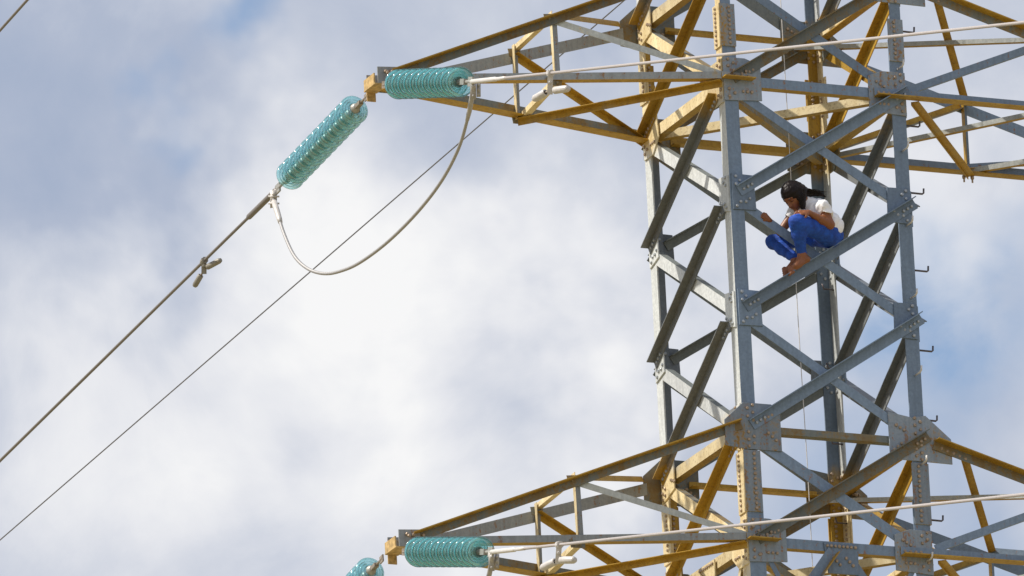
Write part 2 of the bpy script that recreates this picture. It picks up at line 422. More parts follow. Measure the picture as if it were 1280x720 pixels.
PM = [M['plate'], M['olive'], M['olive'], M['cream_sunlit']]
PMlow = [M['front'], M['front'], M['grey'], M['side']]  # left face gets the painted sunlit tone, the rest shaded tones
for k in range(4):
    arm_face = k in (0, 2)
    # small gussets, levels 2 and 3
    for lv in (2, 3):
        z = LZ(lv)
        for s in (-1, 1):
            o_ = [(s*(H-.018), z-.155), (s*(H-.018), z+.165), (s*(H-.225), z+.160), (s*(H-.235), z-.150)]
            if k in (1, 3): o_ = [(s*(H-.012), z-.17), (s*(H-.012), z+.15), (s*(H-.19), z+.175), (s*(H-.2), z-.12)]
            bu = [(s*(H-.055-.035*(i % 2)), z+q) for i, q in enumerate((-.125, -.085, .07, .105, .14))] + [(s*(H-.175), z-.05), (s*(H-.14), z-.08)]
            plate(k, o_, PMlow[k], bu, M['bolt_grey'])
    # level 1 and 5 (bottom chord) gussets
    for lv in (1, 5):
        z = LZ(lv)
        for s in (-1, 1):
            if arm_face:
                o_ = [(s*(H+.004), z-.19), (s*(H+.004), z+.20), (s*(H-.20), z+.20), (s*(H-.345), z+.15), (s*(H-.345), z-.17)]
            else:
                o_ = [(s*(H-.012), z-.20), (s*(H-.012), z+.19), (s*(H-.30), z+.19), (s*(H-.33), z-.08), (s*(H-.20), z-.2)]
            bu = [(s*(H-.04-.05*(i % 2)), z+q) for i, q in enumerate((-.15, -.12, -.085, .085, .12, .15, .18))] + [(s*(H-.17-.04*i), z-.10-.0*i) for i in range(3)] + [(s*(H-.20-.035*i), z+.06+.02*i) for i in range(3)]
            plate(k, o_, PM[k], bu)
    # level 0 and 4 (top chord) gussets, reaching out along the crossarms
    for lv in (0, 4):
        z = LZ(lv)
        for s in (-1, 1):
            if arm_face:
                if s*FACES[k][0][0] < 0:
                    o_ = [(s*(H+.17), z-.185), (s*(H+.17), z+.04), (s*(H-.01), z+.205), (s*(H-.27), z+.205), (s*(H-.35), z+.165), (s*(H-.35), z-.205), (s*H, z-.205)]
                else:
                    o_ = [(s*(H+.24), z-.20), (s*(H+.24), z+.02), (s*(H+.01), z+.215), (s*(H-.12), z+.19), (s*(H-.34), z+.225), (s*(H-.34), z-.19)]
            else:
                o_ = [(s*(H-.012), z-.215), (s*(H-.012), z+.20), (s*(H-.22), z+.20), (s*(H-.28), z+.12), (s*(H-.28), z-.14)]
            bu = [(s*(H-.045-.05*(i % 2)), z+q) for i, q in enumerate((-.18, -.15, -.12, -.09, -.055, .05, .085, .12, .155, .185))]
            bu += [(s*(H-.23-.035*i), z-.05-.03*i*(1 if arm_face else .5)) for i in range(3)]
            bu += [(s*(H-.20-.035*i), z+.07+.02*i) for i in range(3)]
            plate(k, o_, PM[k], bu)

# splice covers with close rows of bolts, between levels 0/1 and 4/5
for zc, hh, wd in ((1.50, .19, .13), (-2.56, .27, .145)):
    for sx, sy in ((-1, -1), (1, -1), (-1, 1), (1, 1)):
        mb = MB()
        e = .012
        # L cover wrapped round the heel
        p0 = (sx*(H+e), sy*(H+e), zc-hh); p1 = (sx*(H+e), sy*(H+e), zc+hh)
        angle_geo(mb, p0, p1, (-sx, 0, 0), (0, -sy, 0), wd+e, wd+e, .0115, 0, 1)
        cov = mb.build('splice_cover', [M['plate'] if sy < 0 else M['under'], M['cream_sunlit']], tower)
        sp = []
        nb = int(2*hh/.042)
        for i in range(nb):
            zz = zc-hh+.03+i*(2*hh-.06)/(nb-1)
            for q in ((.075,) if wd < .14 else (.085,)):
                sp.append(((sx*(H-q), sy*(H+e), zz), (0, sy, 0)))
                sp.append(((sx*(H+e), sy*(H-q), zz), (sx, 0, 0)))
                sp.append(((sx*(H-q), sy*(H-.0145), zz), (0, -sy, 0)))
                sp.append(((sx*(H-.0145), sy*(H-q), zz), (-sx, 0, 0)))
        bolts(cov, sp, M['bolt'])

# body bracing
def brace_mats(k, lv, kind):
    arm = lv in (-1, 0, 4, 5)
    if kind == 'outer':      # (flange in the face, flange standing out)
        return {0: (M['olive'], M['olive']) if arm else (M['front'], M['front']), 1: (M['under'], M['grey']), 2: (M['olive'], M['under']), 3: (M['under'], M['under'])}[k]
    return {0: (M['front'], M['front']), 1: (M['under'], M['grey']), 2: (M['olive'], M['olive']), 3: (M['cream_sunlit'], M['olive'])}[k]  # left-face inner bars coloured as sunlit, other faces as shaded
for k in range(4):
    Nn = FACES[k][1]
    for lv in range(-1, 5):
        zt, zb = LZ(lv), LZ(lv+1)
        big = lv in (-1, 0, 4)
        # outer bar: low on the left, high on the right (seen from outside)
        a = FP(k, -H+.03, PT+.001, zb+.03); c_ = FP(k, H-.03, PT+.001, zt+.0)
        if k == 3: a = FP(k, -H+.015, PT+.001, zb+.02); c_ = FP(k, H-.14, PT+.001, zt-.085)
        if k == 0: a = FP(k, -H+.05, PT+.001, zb+.05); c_ = FP(k, H-.0, PT+.001, zt+.075)
        mo = brace_mats(k, lv, 'outer')
        br = angle('brace', a, c_, -Z3, Nn,   .098 if k != 3 else .080, .085 if k != 3 else .078, .009, mo, tower)
        # bolts at both ends of the outer bar
        d = unit(c_-a); dn = perp(d, -Z3); sp = []
        for i in range(3):
            for e0 in (a+d*(.05+.045*i), c_-d*(.05+.045*i)):
                sp.append((e0+dn*.055+Nn*.009, Nn))
        bolts(br, sp, M['bolt'] if big else M['bolt_grey'])
        # inner bar the other way, behind the plates
        off = .20
        a = FP(k, -H+.13, -.001, zt-.06); c_ = FP(k, H-.13, -.001, zb+.085)
        if k in (1, 3): a = FP(k, -H+.10, -.001, zt-.03); c_ = FP(k, H-.13, -.001, zb+.09)
        mi_ = brace_mats(k, lv, 'inner')
        angle('brace', a, c_, -Z3, -Nn, {0: .082 if lv < 4 else .10, 2: .085}.get(k, .105), .07, .009, mi_, tower)
    # level horizontals
    for lv in (0, 1, 4, 5):
        z = LZ(lv); up = .05 if lv in (1, 5) else .0
        hgt = .088 if lv in (1, 5) else .06
        mm = {0: (M['front'], M['under']), 1: (M['side'], M['under']), 2: (M['under'], M['under']), 3: (M['cream_sunlit'], M['under'])}[k]
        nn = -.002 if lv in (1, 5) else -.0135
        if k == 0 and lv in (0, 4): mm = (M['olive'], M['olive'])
        q = .34 if k in (0, 2) else .27
        if k in (0, 2): angle('horizontal_strut', FP(k, -H+.25, nn, z-.045), FP(k, H-.25, nn, z-.045), Z3, -Nn, hgt, .085, .009, mm, tower)
        else: angle('horizontal_strut', FP(k, -H+.14, -.0145, z-.05), FP(k, H-.14, -.0145, z-.05), Z3, -Nn, .10, .08, .009, mm, tower)
    # K bracing below level 5, hung from a middle plate
    z = LZ(5)
    mb = MB(); prism(mb, [FP(k, u, .0, zz) for u, zz in ((-.16, z+.03), (.16, z+.03), (.15, z-.24), (-.13, z-.24))], Nn, PT)
    o = mb.build('gusset_plate', [PM[k] if k != 0 else M['front']], tower)
    bolts(o, [(FP(k, -.13+.037*i, PT, z+.0), Nn) for i in range(8)]+[(FP(k, -.08+.03*i, PT, z-.10-.03*i), Nn) for i in range(3)]+[(FP(k, .04+.03*i, PT, z-.10-.03*i), Nn) for i in range(3)], M['bolt'])
    for s in (-1, 1):
        q_ = PT+.001 if s < 0 else -.002
        angle('brace', FP(k, s*.05, q_, z-.07-.06*(s > 0)), FP(k, s*(H-(.05 if s < 0 else .16)), q_, LZ(6)), Z3, -Nn*s, .09, .08, .009, (M['front'] if k != 3 else M['cream_sunlit'], M['grey']), tower)
        angle('redundant_strut', FP(k, s*(H-.16), .0, z-.06), FP(k, s*(H-.42), .0, z-.56), FACES[k][0]*s, -Nn, .045, .045, .006, (M['front'] if k != 3 else M['side'], M['grey']), tower)
    for lv in (6, 7):
        angle('brace', FP(k, -H+.05, .002, LZ(lv+1)), FP(k, H-.05, .002, LZ(lv)), -Z3, Nn, .09, .08, .009, (M['front'], M['grey']), tower)
        angle('brace', FP(k, -H+.16, -.002, LZ(lv)), FP(k, H-.16, -.002, LZ(lv+1)), -Z3, -Nn, .09, .08, .009, (M['front'], M['grey']), tower)

# plan bracing, crossing inside the body
for lv in (1, 5, 0, 4):
    z = LZ(lv)
    if lv in (1, 5):
        angle('plan_brace', (-H+.06, H-.16, z-.045), (H-.2, -H+.10, z-.045), Z3, (1, 1, 0), .075, .07, .008, (M['cream_sunlit'], M['under']), tower)
        angle('plan_brace', (-H+.12, -H+.07, z-.145), (H-.1, H-.2, z-.145), Z3, (-1, 1, 0), .07, .07, .008, (M['olive'], M['under']), tower)

# step bolts up the right-hand leg: straight pegs with an upturned tip
def z_on_leg(py):   # height on the near right leg seen at picture row py
    lo, hi = -6., 5.
    for _ in range(40):
        mid = (lo+hi)/2; d = np.array([H, -H, mid])-CAM; y = 360-FPX*(d@CU)/(d@CF)
        if y > py: lo = mid
        else: hi = mid
    return mid
for py in (37, 155, 239, 336, 436, 523, 648):
    z = z_on_leg(py); p = np.array([H-.005, -H+.04, z])
    tube('step_bolt', [p, p+(.135, 0, -.002), p+(.147, 0, .008), p+(.15, 0, .048)], .0085, M['hook'], tower, 8)
for py in (88, 190, 283, 374, 470, 582, 703):
    z = z_on_leg(py); p = np.array([H-.06, -H-.005, z])
    tube('step_bolt', [p, p+(0, -.10, 0), p+(.002, -.12, .012), p+(.003, -.127, .05)], .0085, M['sleeve'], tower, 8)
for i, py in enumerate((60, 150, 245, 345, 440, 540, 640)):   # clips on the back leg
    z = z_on_leg(py)-.35; p = np.array([H-.01, H-.10, z])
    tube('step_bolt', [p, p+(-.10, 0, 0), p+(-.115, 0, .045)], .0075, M['hook'], tower, 8)

# ------------------------------------------------------------------ crossarms
TIPX = -3.72
def crossarm_left(zt, zb):
    arm = empty('crossarm', (0, 0, 0), tower)
    tipf = np.array([TIPX+.08, -.10, zb-.02]); tipb = np.array([TIPX+.08, .10, zb-.045])
    tf = np.array([TIPX+.12, -.10, zb+.07]); tb = np.array([TIPX+.12, .10, zb+.055])
    Ab = np.array([-H+.26, -H-PT-.003, zb+.0]); Bb = np.array([-H+.10, H+PT+.003, zb-.045])
    At = np.array([-H-.03, -H-PT-.003, zt+.035]); Bt = np.array([-H-.14, H+.0, zt-.02])
    Akink = np.array([-H-.03, -H-PT-.003, zb+.0])
    # bottom chords: flange upright above, flange flat below
    mb = MB()
    angle_geo(mb, tipf, Akink, Z3, (0, 1, 0), .062, .09, .009, 0, 1); angle_geo(mb, Akink+(.002, -.002, 0), Ab, Z3, (0, -1, 0), .060, .085, .009, 0, 1)
    o = mb.build('chord', [M['chordside'], M['under']], arm)
    bolts_spec = [(Akink+(.07+.06*i, -.011, .034), (0, -1, 0)) for i in range(4)]
    bolts_o = MB()
    for p, n in bolts_spec: hexbolt(bolts_o, p, n, .014, .014)
    ob = bolts_o.build('bolts', [M['bolt']], arm); ob['kind'] = 'stuff'
    angle('chord', tipb, Bb, Z3, (0, -1, 0), .115, .11, .01, (M['olive'], M['under']), arm)
    # top chords: flat flange standing out at the top, upright flange below
    angle('chord', tf, At, -Z3, (0, -1, 0), .075, .085, .01, (M['olive'], M['under']), arm)
    angle('chord', tb, Bt, -Z3, (0, 1, 0), .10, .07, .01, (M['chordside'], M['under']), arm)
    def lerp(a, b_, t): return a+(b_-a)*t
    def bf(t): return lerp(tipf, Akink, t)
    def bb(t): return lerp(tipb, Bb, t)
    def tpf(t): return lerp(tf, At, t)
    def tpb(t): return lerp(tb, Bt, t)
    e = np.array([0, .012, 0])
    # upright posts near and far
    angle('post', tpf(.495)+(0, .012, .03), bf(.505)+(0, .012, .05), (1, 0, 0), (0, 1, 0), .045, .05, .006, (M['chordside'], M['cream_sunlit']), arm)
    angle('post', tpb(.54)-(.02, .012, -.05), bb(.50)-(.03, .012, .02), (1, 0, 0), (0, -1, 0), .05, .05, .006, (M['chordside'], M['cream_sunlit']), arm)
    # diagonals in the two side trusses
    angle('lacing', tpf(.505)+(0, .013, -.02), Akink+(.03, .016, .07), -Z3, (0, 1, 0), .055, .05, .006, (M['pale'], M['grey']), arm)
    angle('lacing', tpb(.54)+(0, -.014, -.02), Bb+(-.10, -.016, .03), -Z3, (0, -1, 0), .06, .06, .006, (M['under'], M['under']), arm)
    # top plane
    angle('lacing', tpf(.495)+(0, .01, .01), tpb(.54)+(0, -.01, .01), (1, 0, 0), Z3, .05, .045, .006, (M['cream_sunlit'], M['cream_sunlit']), arm)
    angle('lacing', tpf(.52)+(0, .012, .006), Bt+(-.05, -.02, .05), (0, 1, 0), -Z3, .05, .05, .006, (M['under'], M['under']), arm)
    # bottom plane
    angle('lacing', bb(.50)+(0, -.01, -.012), Akink+(.02, .03, -.012), (-1, -1, 0), -Z3, .06, .055, .006, (M['under'], M['under']), arm)
    angle('lacing', bb(.50)+(.02, -.02, -.004), bf(.505)+(.0, .02, -.004), (1, 0, 0), Z3, .06, .05, .006, (M['cream_sunlit'], M['cream_sunlit']), arm)
    # joint plates with bolts
    for p, sgn in ((tpf(.495), -1), (bf(.50), -1), (tpb(.54), 1), (bb(.50), 1)):
        mb = MB()
        w_ = .075 if sgn < 0 else .06
        prism(mb, [p+(-w_, -sgn*.011, .02), p+(w_, -sgn*.011, .035), p+(w_*.9, -sgn*.011, -.05), p+(-w_*.8, -sgn*.011, -.05)], (0, -sgn, 0), .006)
        for q in (-.03, .02): hexbolt(mb, p+(q, sgn*.002, -.025), (0, sgn, 0), .012, .012)
        mb.build('joint_plate', [M['olive']], arm)
    # tip: side plates, cross channel and hanger lugs
    mb = MB()
    for s in (-1, 1):
        y = s*.115
        prism(mb, [(TIPX-.02, y, zb-.05), (TIPX-.02, y, zb+.095), (TIPX+.26, y, zb+.115), (TIPX+.30, y, zb-.05)], (0, s, 0), .01)
        mb.build('tip_plate', [M['chordside']], arm); mb = MB()
    mb = MB()
    box_geo(mb, (TIPX+.01, .0, zb-.055), (1, 0, 0), (0, 1, 0), (0, 0, 1), .12, .24, .012)
    box_geo(mb, (TIPX-.045, .0, zb-.01), (1, 0, 0), (0, 1, 0), (0, 0, 1), .012, .22, .10)
    box_geo(mb, (TIPX+.10, -.145, zb-.065), (1, 0, 0), (0, 1, 0), (0, 0, 1), .09, .012, .11)
    box_geo(mb, (TIPX+.02, .128, zb-.075), (1, 0, 0), (0, 1, 0), (0, 0, 1), .08, .012, .12)
    mb.build('tip_bracket', [M['bracket']], arm)
    mb = MB()
    for x, y, z in ((TIPX+.05, -.17, zb+.03), (TIPX+.11, -.13, zb+.055), (TIPX+.2, -.13, zb+.055), (TIPX+.05, -.13, zb+.055)): hexbolt(mb, (x, y, z), (0, -1, 0), .015, .02)
    ob = mb.build('bolts', [M['bolt']], arm); ob['kind'] = 'stuff'
    return arm
M['bracket'] = simple('rusty_bracket_steel', (.50, .34, .14), .6, .1, .5, 25)
M['chordside'] = steel('dull_chord_steel', (.33, .35, .36), .25, (.45, .36, .17), spot=.2)

def crossarm_right(zt, zb):
    arm = empty('crossarm', (0, 0, 0), tower)
    XT = H+3.25
    y0 = -H-PT-.003; y1 = H+PT+.003
    Cb = np.array([H-.30, y0, zb-.045]); Db = np.array([H-.1, y1, zb-.06])
    Cb2 = np.array([XT, y0, zb-.045]); Db2 = np.array([XT, y1, zb-.06])
    Ct = np.array([H+.08, y0, zt+.0]); Ct2 = np.array([XT, y0, zb+.08]); Dt = np.array([H+.05, y1, zt-.02]); Dt2 = np.array([XT, y1, zb+.06])
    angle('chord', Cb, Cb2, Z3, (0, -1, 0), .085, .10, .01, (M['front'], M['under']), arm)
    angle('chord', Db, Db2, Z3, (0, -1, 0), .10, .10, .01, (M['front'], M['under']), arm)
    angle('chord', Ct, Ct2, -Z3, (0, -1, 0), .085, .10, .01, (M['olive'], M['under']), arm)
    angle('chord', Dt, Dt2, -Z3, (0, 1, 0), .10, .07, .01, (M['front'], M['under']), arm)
    def top(x, y): 
        t = (x-H-.05)/(XT-H-.05); return np.array([x, y, zt-.02+(zb+.06-zt+.02)*t])
    xn = H+1.36
    # top plane
    angle('lacing', top(H+.32, y0+.02)+(0, 0, .0), top(xn, y1-.03)+(0, 0, -.01), (1, 0, 0), -Z3, .065, .03, .007, (M['under'], M['under']), arm)
    angle('lacing', np.array([H-.25, H-.06, zt-.10]), top(xn, y0+.03)+(0, 0, -.0), Z3, (0, 1, 0), .040, .05, .007, (M['pale'], M['under']), arm)
    angle('lacing', top(xn, y1-.03)+(0, 0, -.03), top(XT, y0+.03)+(0, 0, -.03), Z3, (0, 1, 0), .06, .06, .007, (M['front'], M['under']), arm)
    # side trusses
    angle('lacing', np.array([H+.05, y0+.013, zb+.02]), top(xn, y0+.013)+(0, 0, -.06), Z3, (0, 1, 0), .065, .055, .007, (M['front'], M['front']), arm)
    angle('lacing', np.array([H-.05, y1-.013, zb-.03]), top(xn, y1-.013)+(0, 0, -.08), Z3, (0, -1, 0), .065, .055, .007, (M['under'], M['olive']), arm)
    for y, s in ((y0, 1), (y1, -1)):
        angle('post', top(xn, y+s*.013)+(0, 0, -.03), np.array([xn+.0, y+s*.013, zb-.03]), (1, 0, 0), (0, s, 0), .05, .05, .006, (M['front'], M['grey']), arm)
        angle('lacing', np.array([xn, y+s*.015, zb-.02]), top(XT-.55, y+s*.015)+(0, 0, -.05), Z3, (0, s, 0), .055, .05, .006, (M['front'], M['grey']), arm)
    # bottom plane
    angle('lacing', np.array([H+.06, y0+.03, zb-.05]), np.array([xn+.02, y1-.02, zb-.075]), (1, 0, 0), -Z3, .07, .03, .007, (M['under'], M['under']), arm)
    angle('lacing', np.array([H+.02, y1-.05, zb-.045]), np.array([xn, y0+.03, zb-.03]), Z3, (0, 1, 0), .042, .05, .007, (M['pale'], M['under']), arm)
    angle('lacing', np.array([xn+.04, y1-.03, zb-.045]), np.array([XT-.1, y0+.03, zb-.03]), Z3, (0, 1, 0), .045, .05, .007, (M['pale'], M['under']), arm)
    angle('end_strut', (XT, y0, zb-.06), (XT, y1, zb-.06), Z3, (-1, 0, 0), .1, .1, .01, (M['front'], M['under']), arm)
    mb = MB()
    for i in range(4): hexbolt(mb, (H-.26+.05*i, y0, zb+.0), (0, -1, 0), .015, .016)
    for i in range(5): hexbolt(mb, (H+.14+.055*i, y0-.001, zt-.07-.055*i*.34), (0, -1, 0), .015, .014)
    for x in (xn-.03, xn+.05): hexbolt(mb, (x, y1-.05, zb-.082), (0, 0, -1), .017, .03, .03)
    ob = mb.build('bolts', [M['bolt']], arm); ob['kind'] = 'stuff'
    return arm
for zt, zb in ((LZ(0), LZ(1)), (LZ(4), LZ(5))):
    crossarm_left(zt, zb); crossarm_right(zt, zb)

# ------------------------------------------------------------------ insulator strings
def lathe(mb, o, d, prof, seg=28, mi=0):
    d = unit(d); a = perp(d, (.2, .1, 1)); b_ = np.cross(d, a); o = np.array(o, float)
    vs = []
    for t, r in prof:
        for k in range(seg):
            q = 2*PI*k/seg; vs.append(o+d*t+(a*math.cos(q)+b_*math.sin(q))*r)
    fs = []
    for i in range(len(prof)-1):
        for k in range(seg):
            j = (k+1) % seg; fs.append((i*seg+k, i*seg+j, (i+1)*seg+j, (i+1)*seg+k))
    mb.add(vs, fs, mi)
SP = .146
# disc: thin glass shell with ribs underneath; t runs from cap towards the line
GLASS = [(.040, .042), (.045, .062), (.052, .092), (.064, .118), (.074, .128), (.084, .1285), (.088, .122), (.078, .114), (.068, .104),
         (.092, .100), (.092, .095), (.064, .090), (.060, .080), (.090, .076), (.090, .071), (.058, .066), (.055, .054), (.080, .050), (.080, .045), (.055, .040), (.052, .028)]
CAP = [(-.004, .0), (-.004, .020), (.004, .034), (.034, .040), (.044, .047), (.050, .046), (.050, 0.0)]
PIN = [(.050, .026), (.066, .024), (.074, .012), (.142, .011), (.150, .0)]
def insulator(P, Q, ndisc, start, label, group):
    P = np.array(P); Q = np.array(Q); d = unit(Q-P)
    root = empty('insulator_string', P)
    tag(root, label, 'insulator', group)
    # unit disc built once, aligned on +Z, then copied
    q = Vector(d).to_track_quat('Z', 'Y')
    global DISC
    for i in range(ndisc):
        if DISC is None:
            mb = MB(); lathe(mb, (0, 0, 0), (0, 0, 1), GLASS, 36)
            go = mb.build('glass_disc', [M['glass']], None, True); go.parent = root
            mb = MB(); lathe(mb, (0, 0, 0), (0, 0, 1), CAP, 20); lathe(mb, (0, 0, 0), (0, 0, 1), PIN, 14)
            cp = mb.build('metal_cap', [M['cap']], go, True)
            DISC = (go, cp)
        else:
            go = DISC[0].copy(); col.objects.link(go); cp = DISC[1].copy(); col.objects.link(cp); cp.parent = go
            go.parent = root
        go.rotation_mode = 'QUATERNION'; go.rotation_quaternion = q
        go.location = Vector(d*(start+i*SP))
    # tower-side link and line-side link
    a = perp(d, Z3); w = np.cross(d, a)
    mb = MB()
    tube_geo(mb, [d*0, d*(start-.05), d*(start-.04)], .011, 8); box_geo(mb, d*(.02), d, a, w, .08, .06, .012); box_geo(mb, d*(start-.06), d, a, w, .10, .034, .04)
    mb.build('link', [M['fitting']], root)
    e0 = start+ndisc*SP; e1 = float(np.linalg.norm(Q-P))
    mb = MB()
    tube_geo(mb, [d*e0, d*(e1-.02)], .014, 8); box_geo(mb, d*(e0+.03), d, a, w, .09, .05, .045); box_geo(mb, d*(e1-.03), d, a, w, .10, .08, .016)
    mb.build('link', [M['cap']], root)
    return d
DISC = None
GI = 'teal glass insulator strings'
STR = []
for zb, s1, e1, s2, e2, pos in ((LZ(1), (479, 106), (590, 102), (459, 120), (346, 237), 'upper'), (LZ(5), (504, 690), (615, 690), (478, 698), (371, 812), 'lower')):
    P1 = at_y(s1[0], s1[1], -.17); P2 = at_y(s2[0], s2[1], .17)
    Q1 = reach(P1, e1[0], e1[1], 2.12, True); Q2 = reach(P2, e2[0], e2[1], 2.30, False)
    dsc1 = ('teal glass disc string lying level in front of the upper left crossarm tip' if pos == 'upper' else 'teal glass disc string lying level in front of the lower left crossarm tip')
    dsc2 = ('long slanting teal glass disc string hanging out from the upper crossarm tip towards lower left' if pos == 'upper' else 'slanting teal glass disc string mostly cut off by the bottom edge of the view')
    d1 = insulator(P1, Q1, 11, .30, dsc1, GI); d2 = insulator(P2, Q2, 12, .26, dsc2, GI)
    STR.append((P1, Q1, d1, P2, Q2, d2))

# ------------------------------------------------------------------ conductors, clamps and jumpers
def cable(name, label, cat, pts, r, mat, group=None, seg=10):
    base = np.array(pts[0])
    mb = MB(); tube_geo(mb, [np.array(p)-base for p in pts], r, seg)
    o = mb.build(name, [mat], None, True); o.location = Vector(base); tag(o, label, cat, group)
    return o
def add_part(parent, name, fn, mat, smooth=True):
    mb = MB(); fn(mb); base = np.array(parent.location)
    mb.v = [tuple(np.array(v)-base) for v in mb.v]
    return mb.build(name, [mat], parent, smooth)
GC = 'conductors leaving the left crossarms'
def line_to(Q, px, py, L_, near, over):
    E = reach(Q, px, py, L_, near); d = unit(E-Q)
    return E, d, E+d*over
for idx, (pos, tgt1, tgt2) in enumerate((('upper', (1280, 28), (0, 576)), ('lower', (1280, 618), (0, 1175)))):
    P1, Q1, d1, P2, Q2, d2 = STR[idx]
    E, d, far = line_to(Q1, tgt1[0], tgt1[1], 13.0, True, 45)
    n = 40
    pts = [Q1+d*t for t in (0, .3, 1, 3, 6, 10, 20, 40, 58)]
    lab = 'pale conductor crossing in front of the pylon from the upper insulator to the right edge' if pos == 'upper' else 'pale conductor crossing in front of the pylon from the lower insulator to the right edge'
    c1 = cable('conductor', lab, 'power cable', pts, .0128, M['aluminium'], GC, 12)
    add_part(c1, 'end_sleeve', lambda mb: (tube_geo(mb, [Q1-d*.02, Q1+d*.02, Q1+d*.62, Q1+d*.64], .027, 12, 0, [.016, .0205, .0205, .015]), tube_geo(mb, [Q1+d*.62, Q1+d*.9], .0155, 12)), M['sleeve'])
    E2, dd, _ = line_to(Q2, tgt2[0], tgt2[1], 7.6, False, 50)
    pts = [Q2+dd*t for t in (0, .5, 2, 5, 10, 20, 60)]
    lab = 'grey conductor running down to the left edge from the slanting upper insulator' if pos == 'upper' else 'grey conductor leaving the lower slanting insulator below the bottom edge of the view'
    c2 = cable('conductor', lab, 'power cable', pts, .0138, M['cable_dark'], GC, 12)
    add_part(c2, 'end_sleeve', lambda mb: tube_geo(mb, [Q2, Q2+dd*.02, Q2+dd*.72, Q2+dd*.75], .025, 12, 0, [.018, .026, .026, .018]), M['cable_dark'])
    # jumper loop from clamp to clamp
    if pos == 'upper':
        jp = [(592, 108), (590, 122), (584, 150), (573, 186), (552, 226), (522, 265), (485, 302), (450, 328), (425, 339), (405, 342), (385, 336), (368, 320), (355, 292), (347, 266), (342, 250)]
    else:
        jp = [(615, 697), (613, 712), (607, 738), (596, 774), (575, 814), (545, 853), (508, 890), (473, 916), (448, 927), (428, 930), (408, 924), (391, 908), (378, 880), (371, 850), (369, 826)]
    dq1, dq2 = depth(Q1), depth(Q2)
    acc = [0]
    for a, c_ in zip(jp[:-1], jp[1:]): acc.append(acc[-1]+math.hypot(a[0]-c_[0], a[1]-c_[1]))
    pts = spline([at_d(x, y, dq1+(dq2-dq1)*(t/acc[-1])) for (x, y), t in zip(jp, acc)], 6)
    j = cable('jumper_cable', 'grey jumper cable looping below the upper crossarm tip between its two insulators' if pos == 'upper' else 'jumper cable dropping out of view below the lower crossarm tip', 'power cable', pts, .0148, M['jumper'], 'jumper cables', 12)
    jl = [np.array(p) for p in pts]
    add_part(j, 'clamp', lambda mb: (tube_geo(mb, [jl[0]+(jl[0]-jl[3])*.3, jl[0], jl[4], jl[10], jl[12]], .03, 10, 0, [.018, .023, .022, .021, .017]), box_geo(mb, jl[2], CR, CU, CF, .05, .16, .03), box_geo(mb, jl[2]+CR*.045+CU*.0, CR, CU, CF, .035, .12, .03), [hexbolt(mb, jl[2]+CR*.045+CU*q-CF*.015, -CF, .012, .02) for q in (-.04, 0, .04)], [hexbolt(mb, jl[2]+CU*q-CF*.026, -CF, .011, .016) for q in (-.05, .03)]), M['fit_pale'])
    add_part(j, 'clamp', lambda mb: (tube_geo(mb, [jl[-1], jl[-6], jl[-9], jl[-10]], .028, 10, 0, [.026, .026, .024, .019]), box_geo(mb, jl[-1]+CU*.01, unit(CR+CU*.2), CU, CF, .06, .15, .035), [hexbolt(mb, jl[-1]+CU*q-CF*.018, -CF, .014, .02) for q in (-.05, .0, .05)], [tube_geo(mb, [jl[-1]+CU*q-CR*.045-CF*.02, jl[-1]+CU*q+CR*.05-CF*.03], .009, 6) for q in (-.03, .03)], tube_geo(mb, [jl[-1]+CU*.03, Q2], .02, 8)), M['damper'])
    if pos == 'upper': CL = (Q1, d, Q2, dd)
    else: CLl = (Q1, d, Q2, dd)

def damper(Q, d, px, w1, w2, label, mat, rad, dz=.09):
    """stockbridge damper: clamp on the conductor, short messenger rod, two weights"""
    lo, hi = 0., 14.
    for _ in range(40):
        mid = (lo+hi)/2; v = Q+d*mid-CAM; x = 640+FPX*(v@CR)/(v@CF)
        sgn = 1 if (d@CR) > 0 else -1
        if (x-px)*sgn < 0: lo = mid
        else: hi = mid
    C0 = Q+d*mid
    root = empty('vibration_damper', C0); tag(root, label, 'vibration damper', 'vibration dampers')
    dp = depth(C0)
    t1 = (d@CF)/max(1e-6, abs(d@CR))/FPX*dp     # metres of depth per picture pixel along the line
    def pt(x, y): return at_d(x, y, dp+(x-px)*t1*(1 if (d@CR) > 0 else -1)*.35)
    a0, a1 = (pt(*w1[0]), pt(*w1[1])); b0, b1 = (pt(*w2[0]), pt(*w2[1]))
    mid_ = (a1+b0)/2
    mb = MB(); box_geo(mb, (C0+mid_)/2-C0, unit(mid_-C0), unit(np.cross(CF, mid_-C0)), CF, float(np.linalg.norm(mid_-C0))+.05, .045, .05); tube_geo(mb, [-d*.03, d*.03], .03, 10); hexbolt(mb, (C0+mid_)/2-C0-CF*.025, -CF, .014, .02)
    mb.build('clamp', [mat], root, False)
    mb = MB(); tube_geo(mb, [(a0+a1)/2-C0, a1-C0, mid_-C0, b0-C0, (b0+b1)/2-C0], .009, 8); mb.build('messenger_rod', [M['fitting']], root, True)
    for p, q, bore in ((a0, a1, True), (b1, b0, False)):
        ax = unit(q-p); ln = float(np.linalg.norm(q-p)); mb = MB()
        lathe(mb, p-C0, ax, [(0, 0), (0, rad*.7), (ln*.12, rad*.97), (ln*.5, rad), (ln*.96, rad), (ln, rad*.9), (ln, rad*.62)], 18)
        wgt = mb.build('weight', [mat], root, True)
        mb = MB(); lathe(mb, p-C0, ax, [(ln-.003, rad*.64), (ln-.015, rad*.5), (ln-.015, 0)], 18); mb.build('bore', [M['bore_dark']], wgt, True)
Q1, d1, Q2, d2 = CL
damper(Q1, d1, 688, ((667, 124), (682, 115.5)), ((693, 113), (711, 110.5)), 'white barbell damper under the pale conductor in front of the upper crossarm', M['damper'], .031)
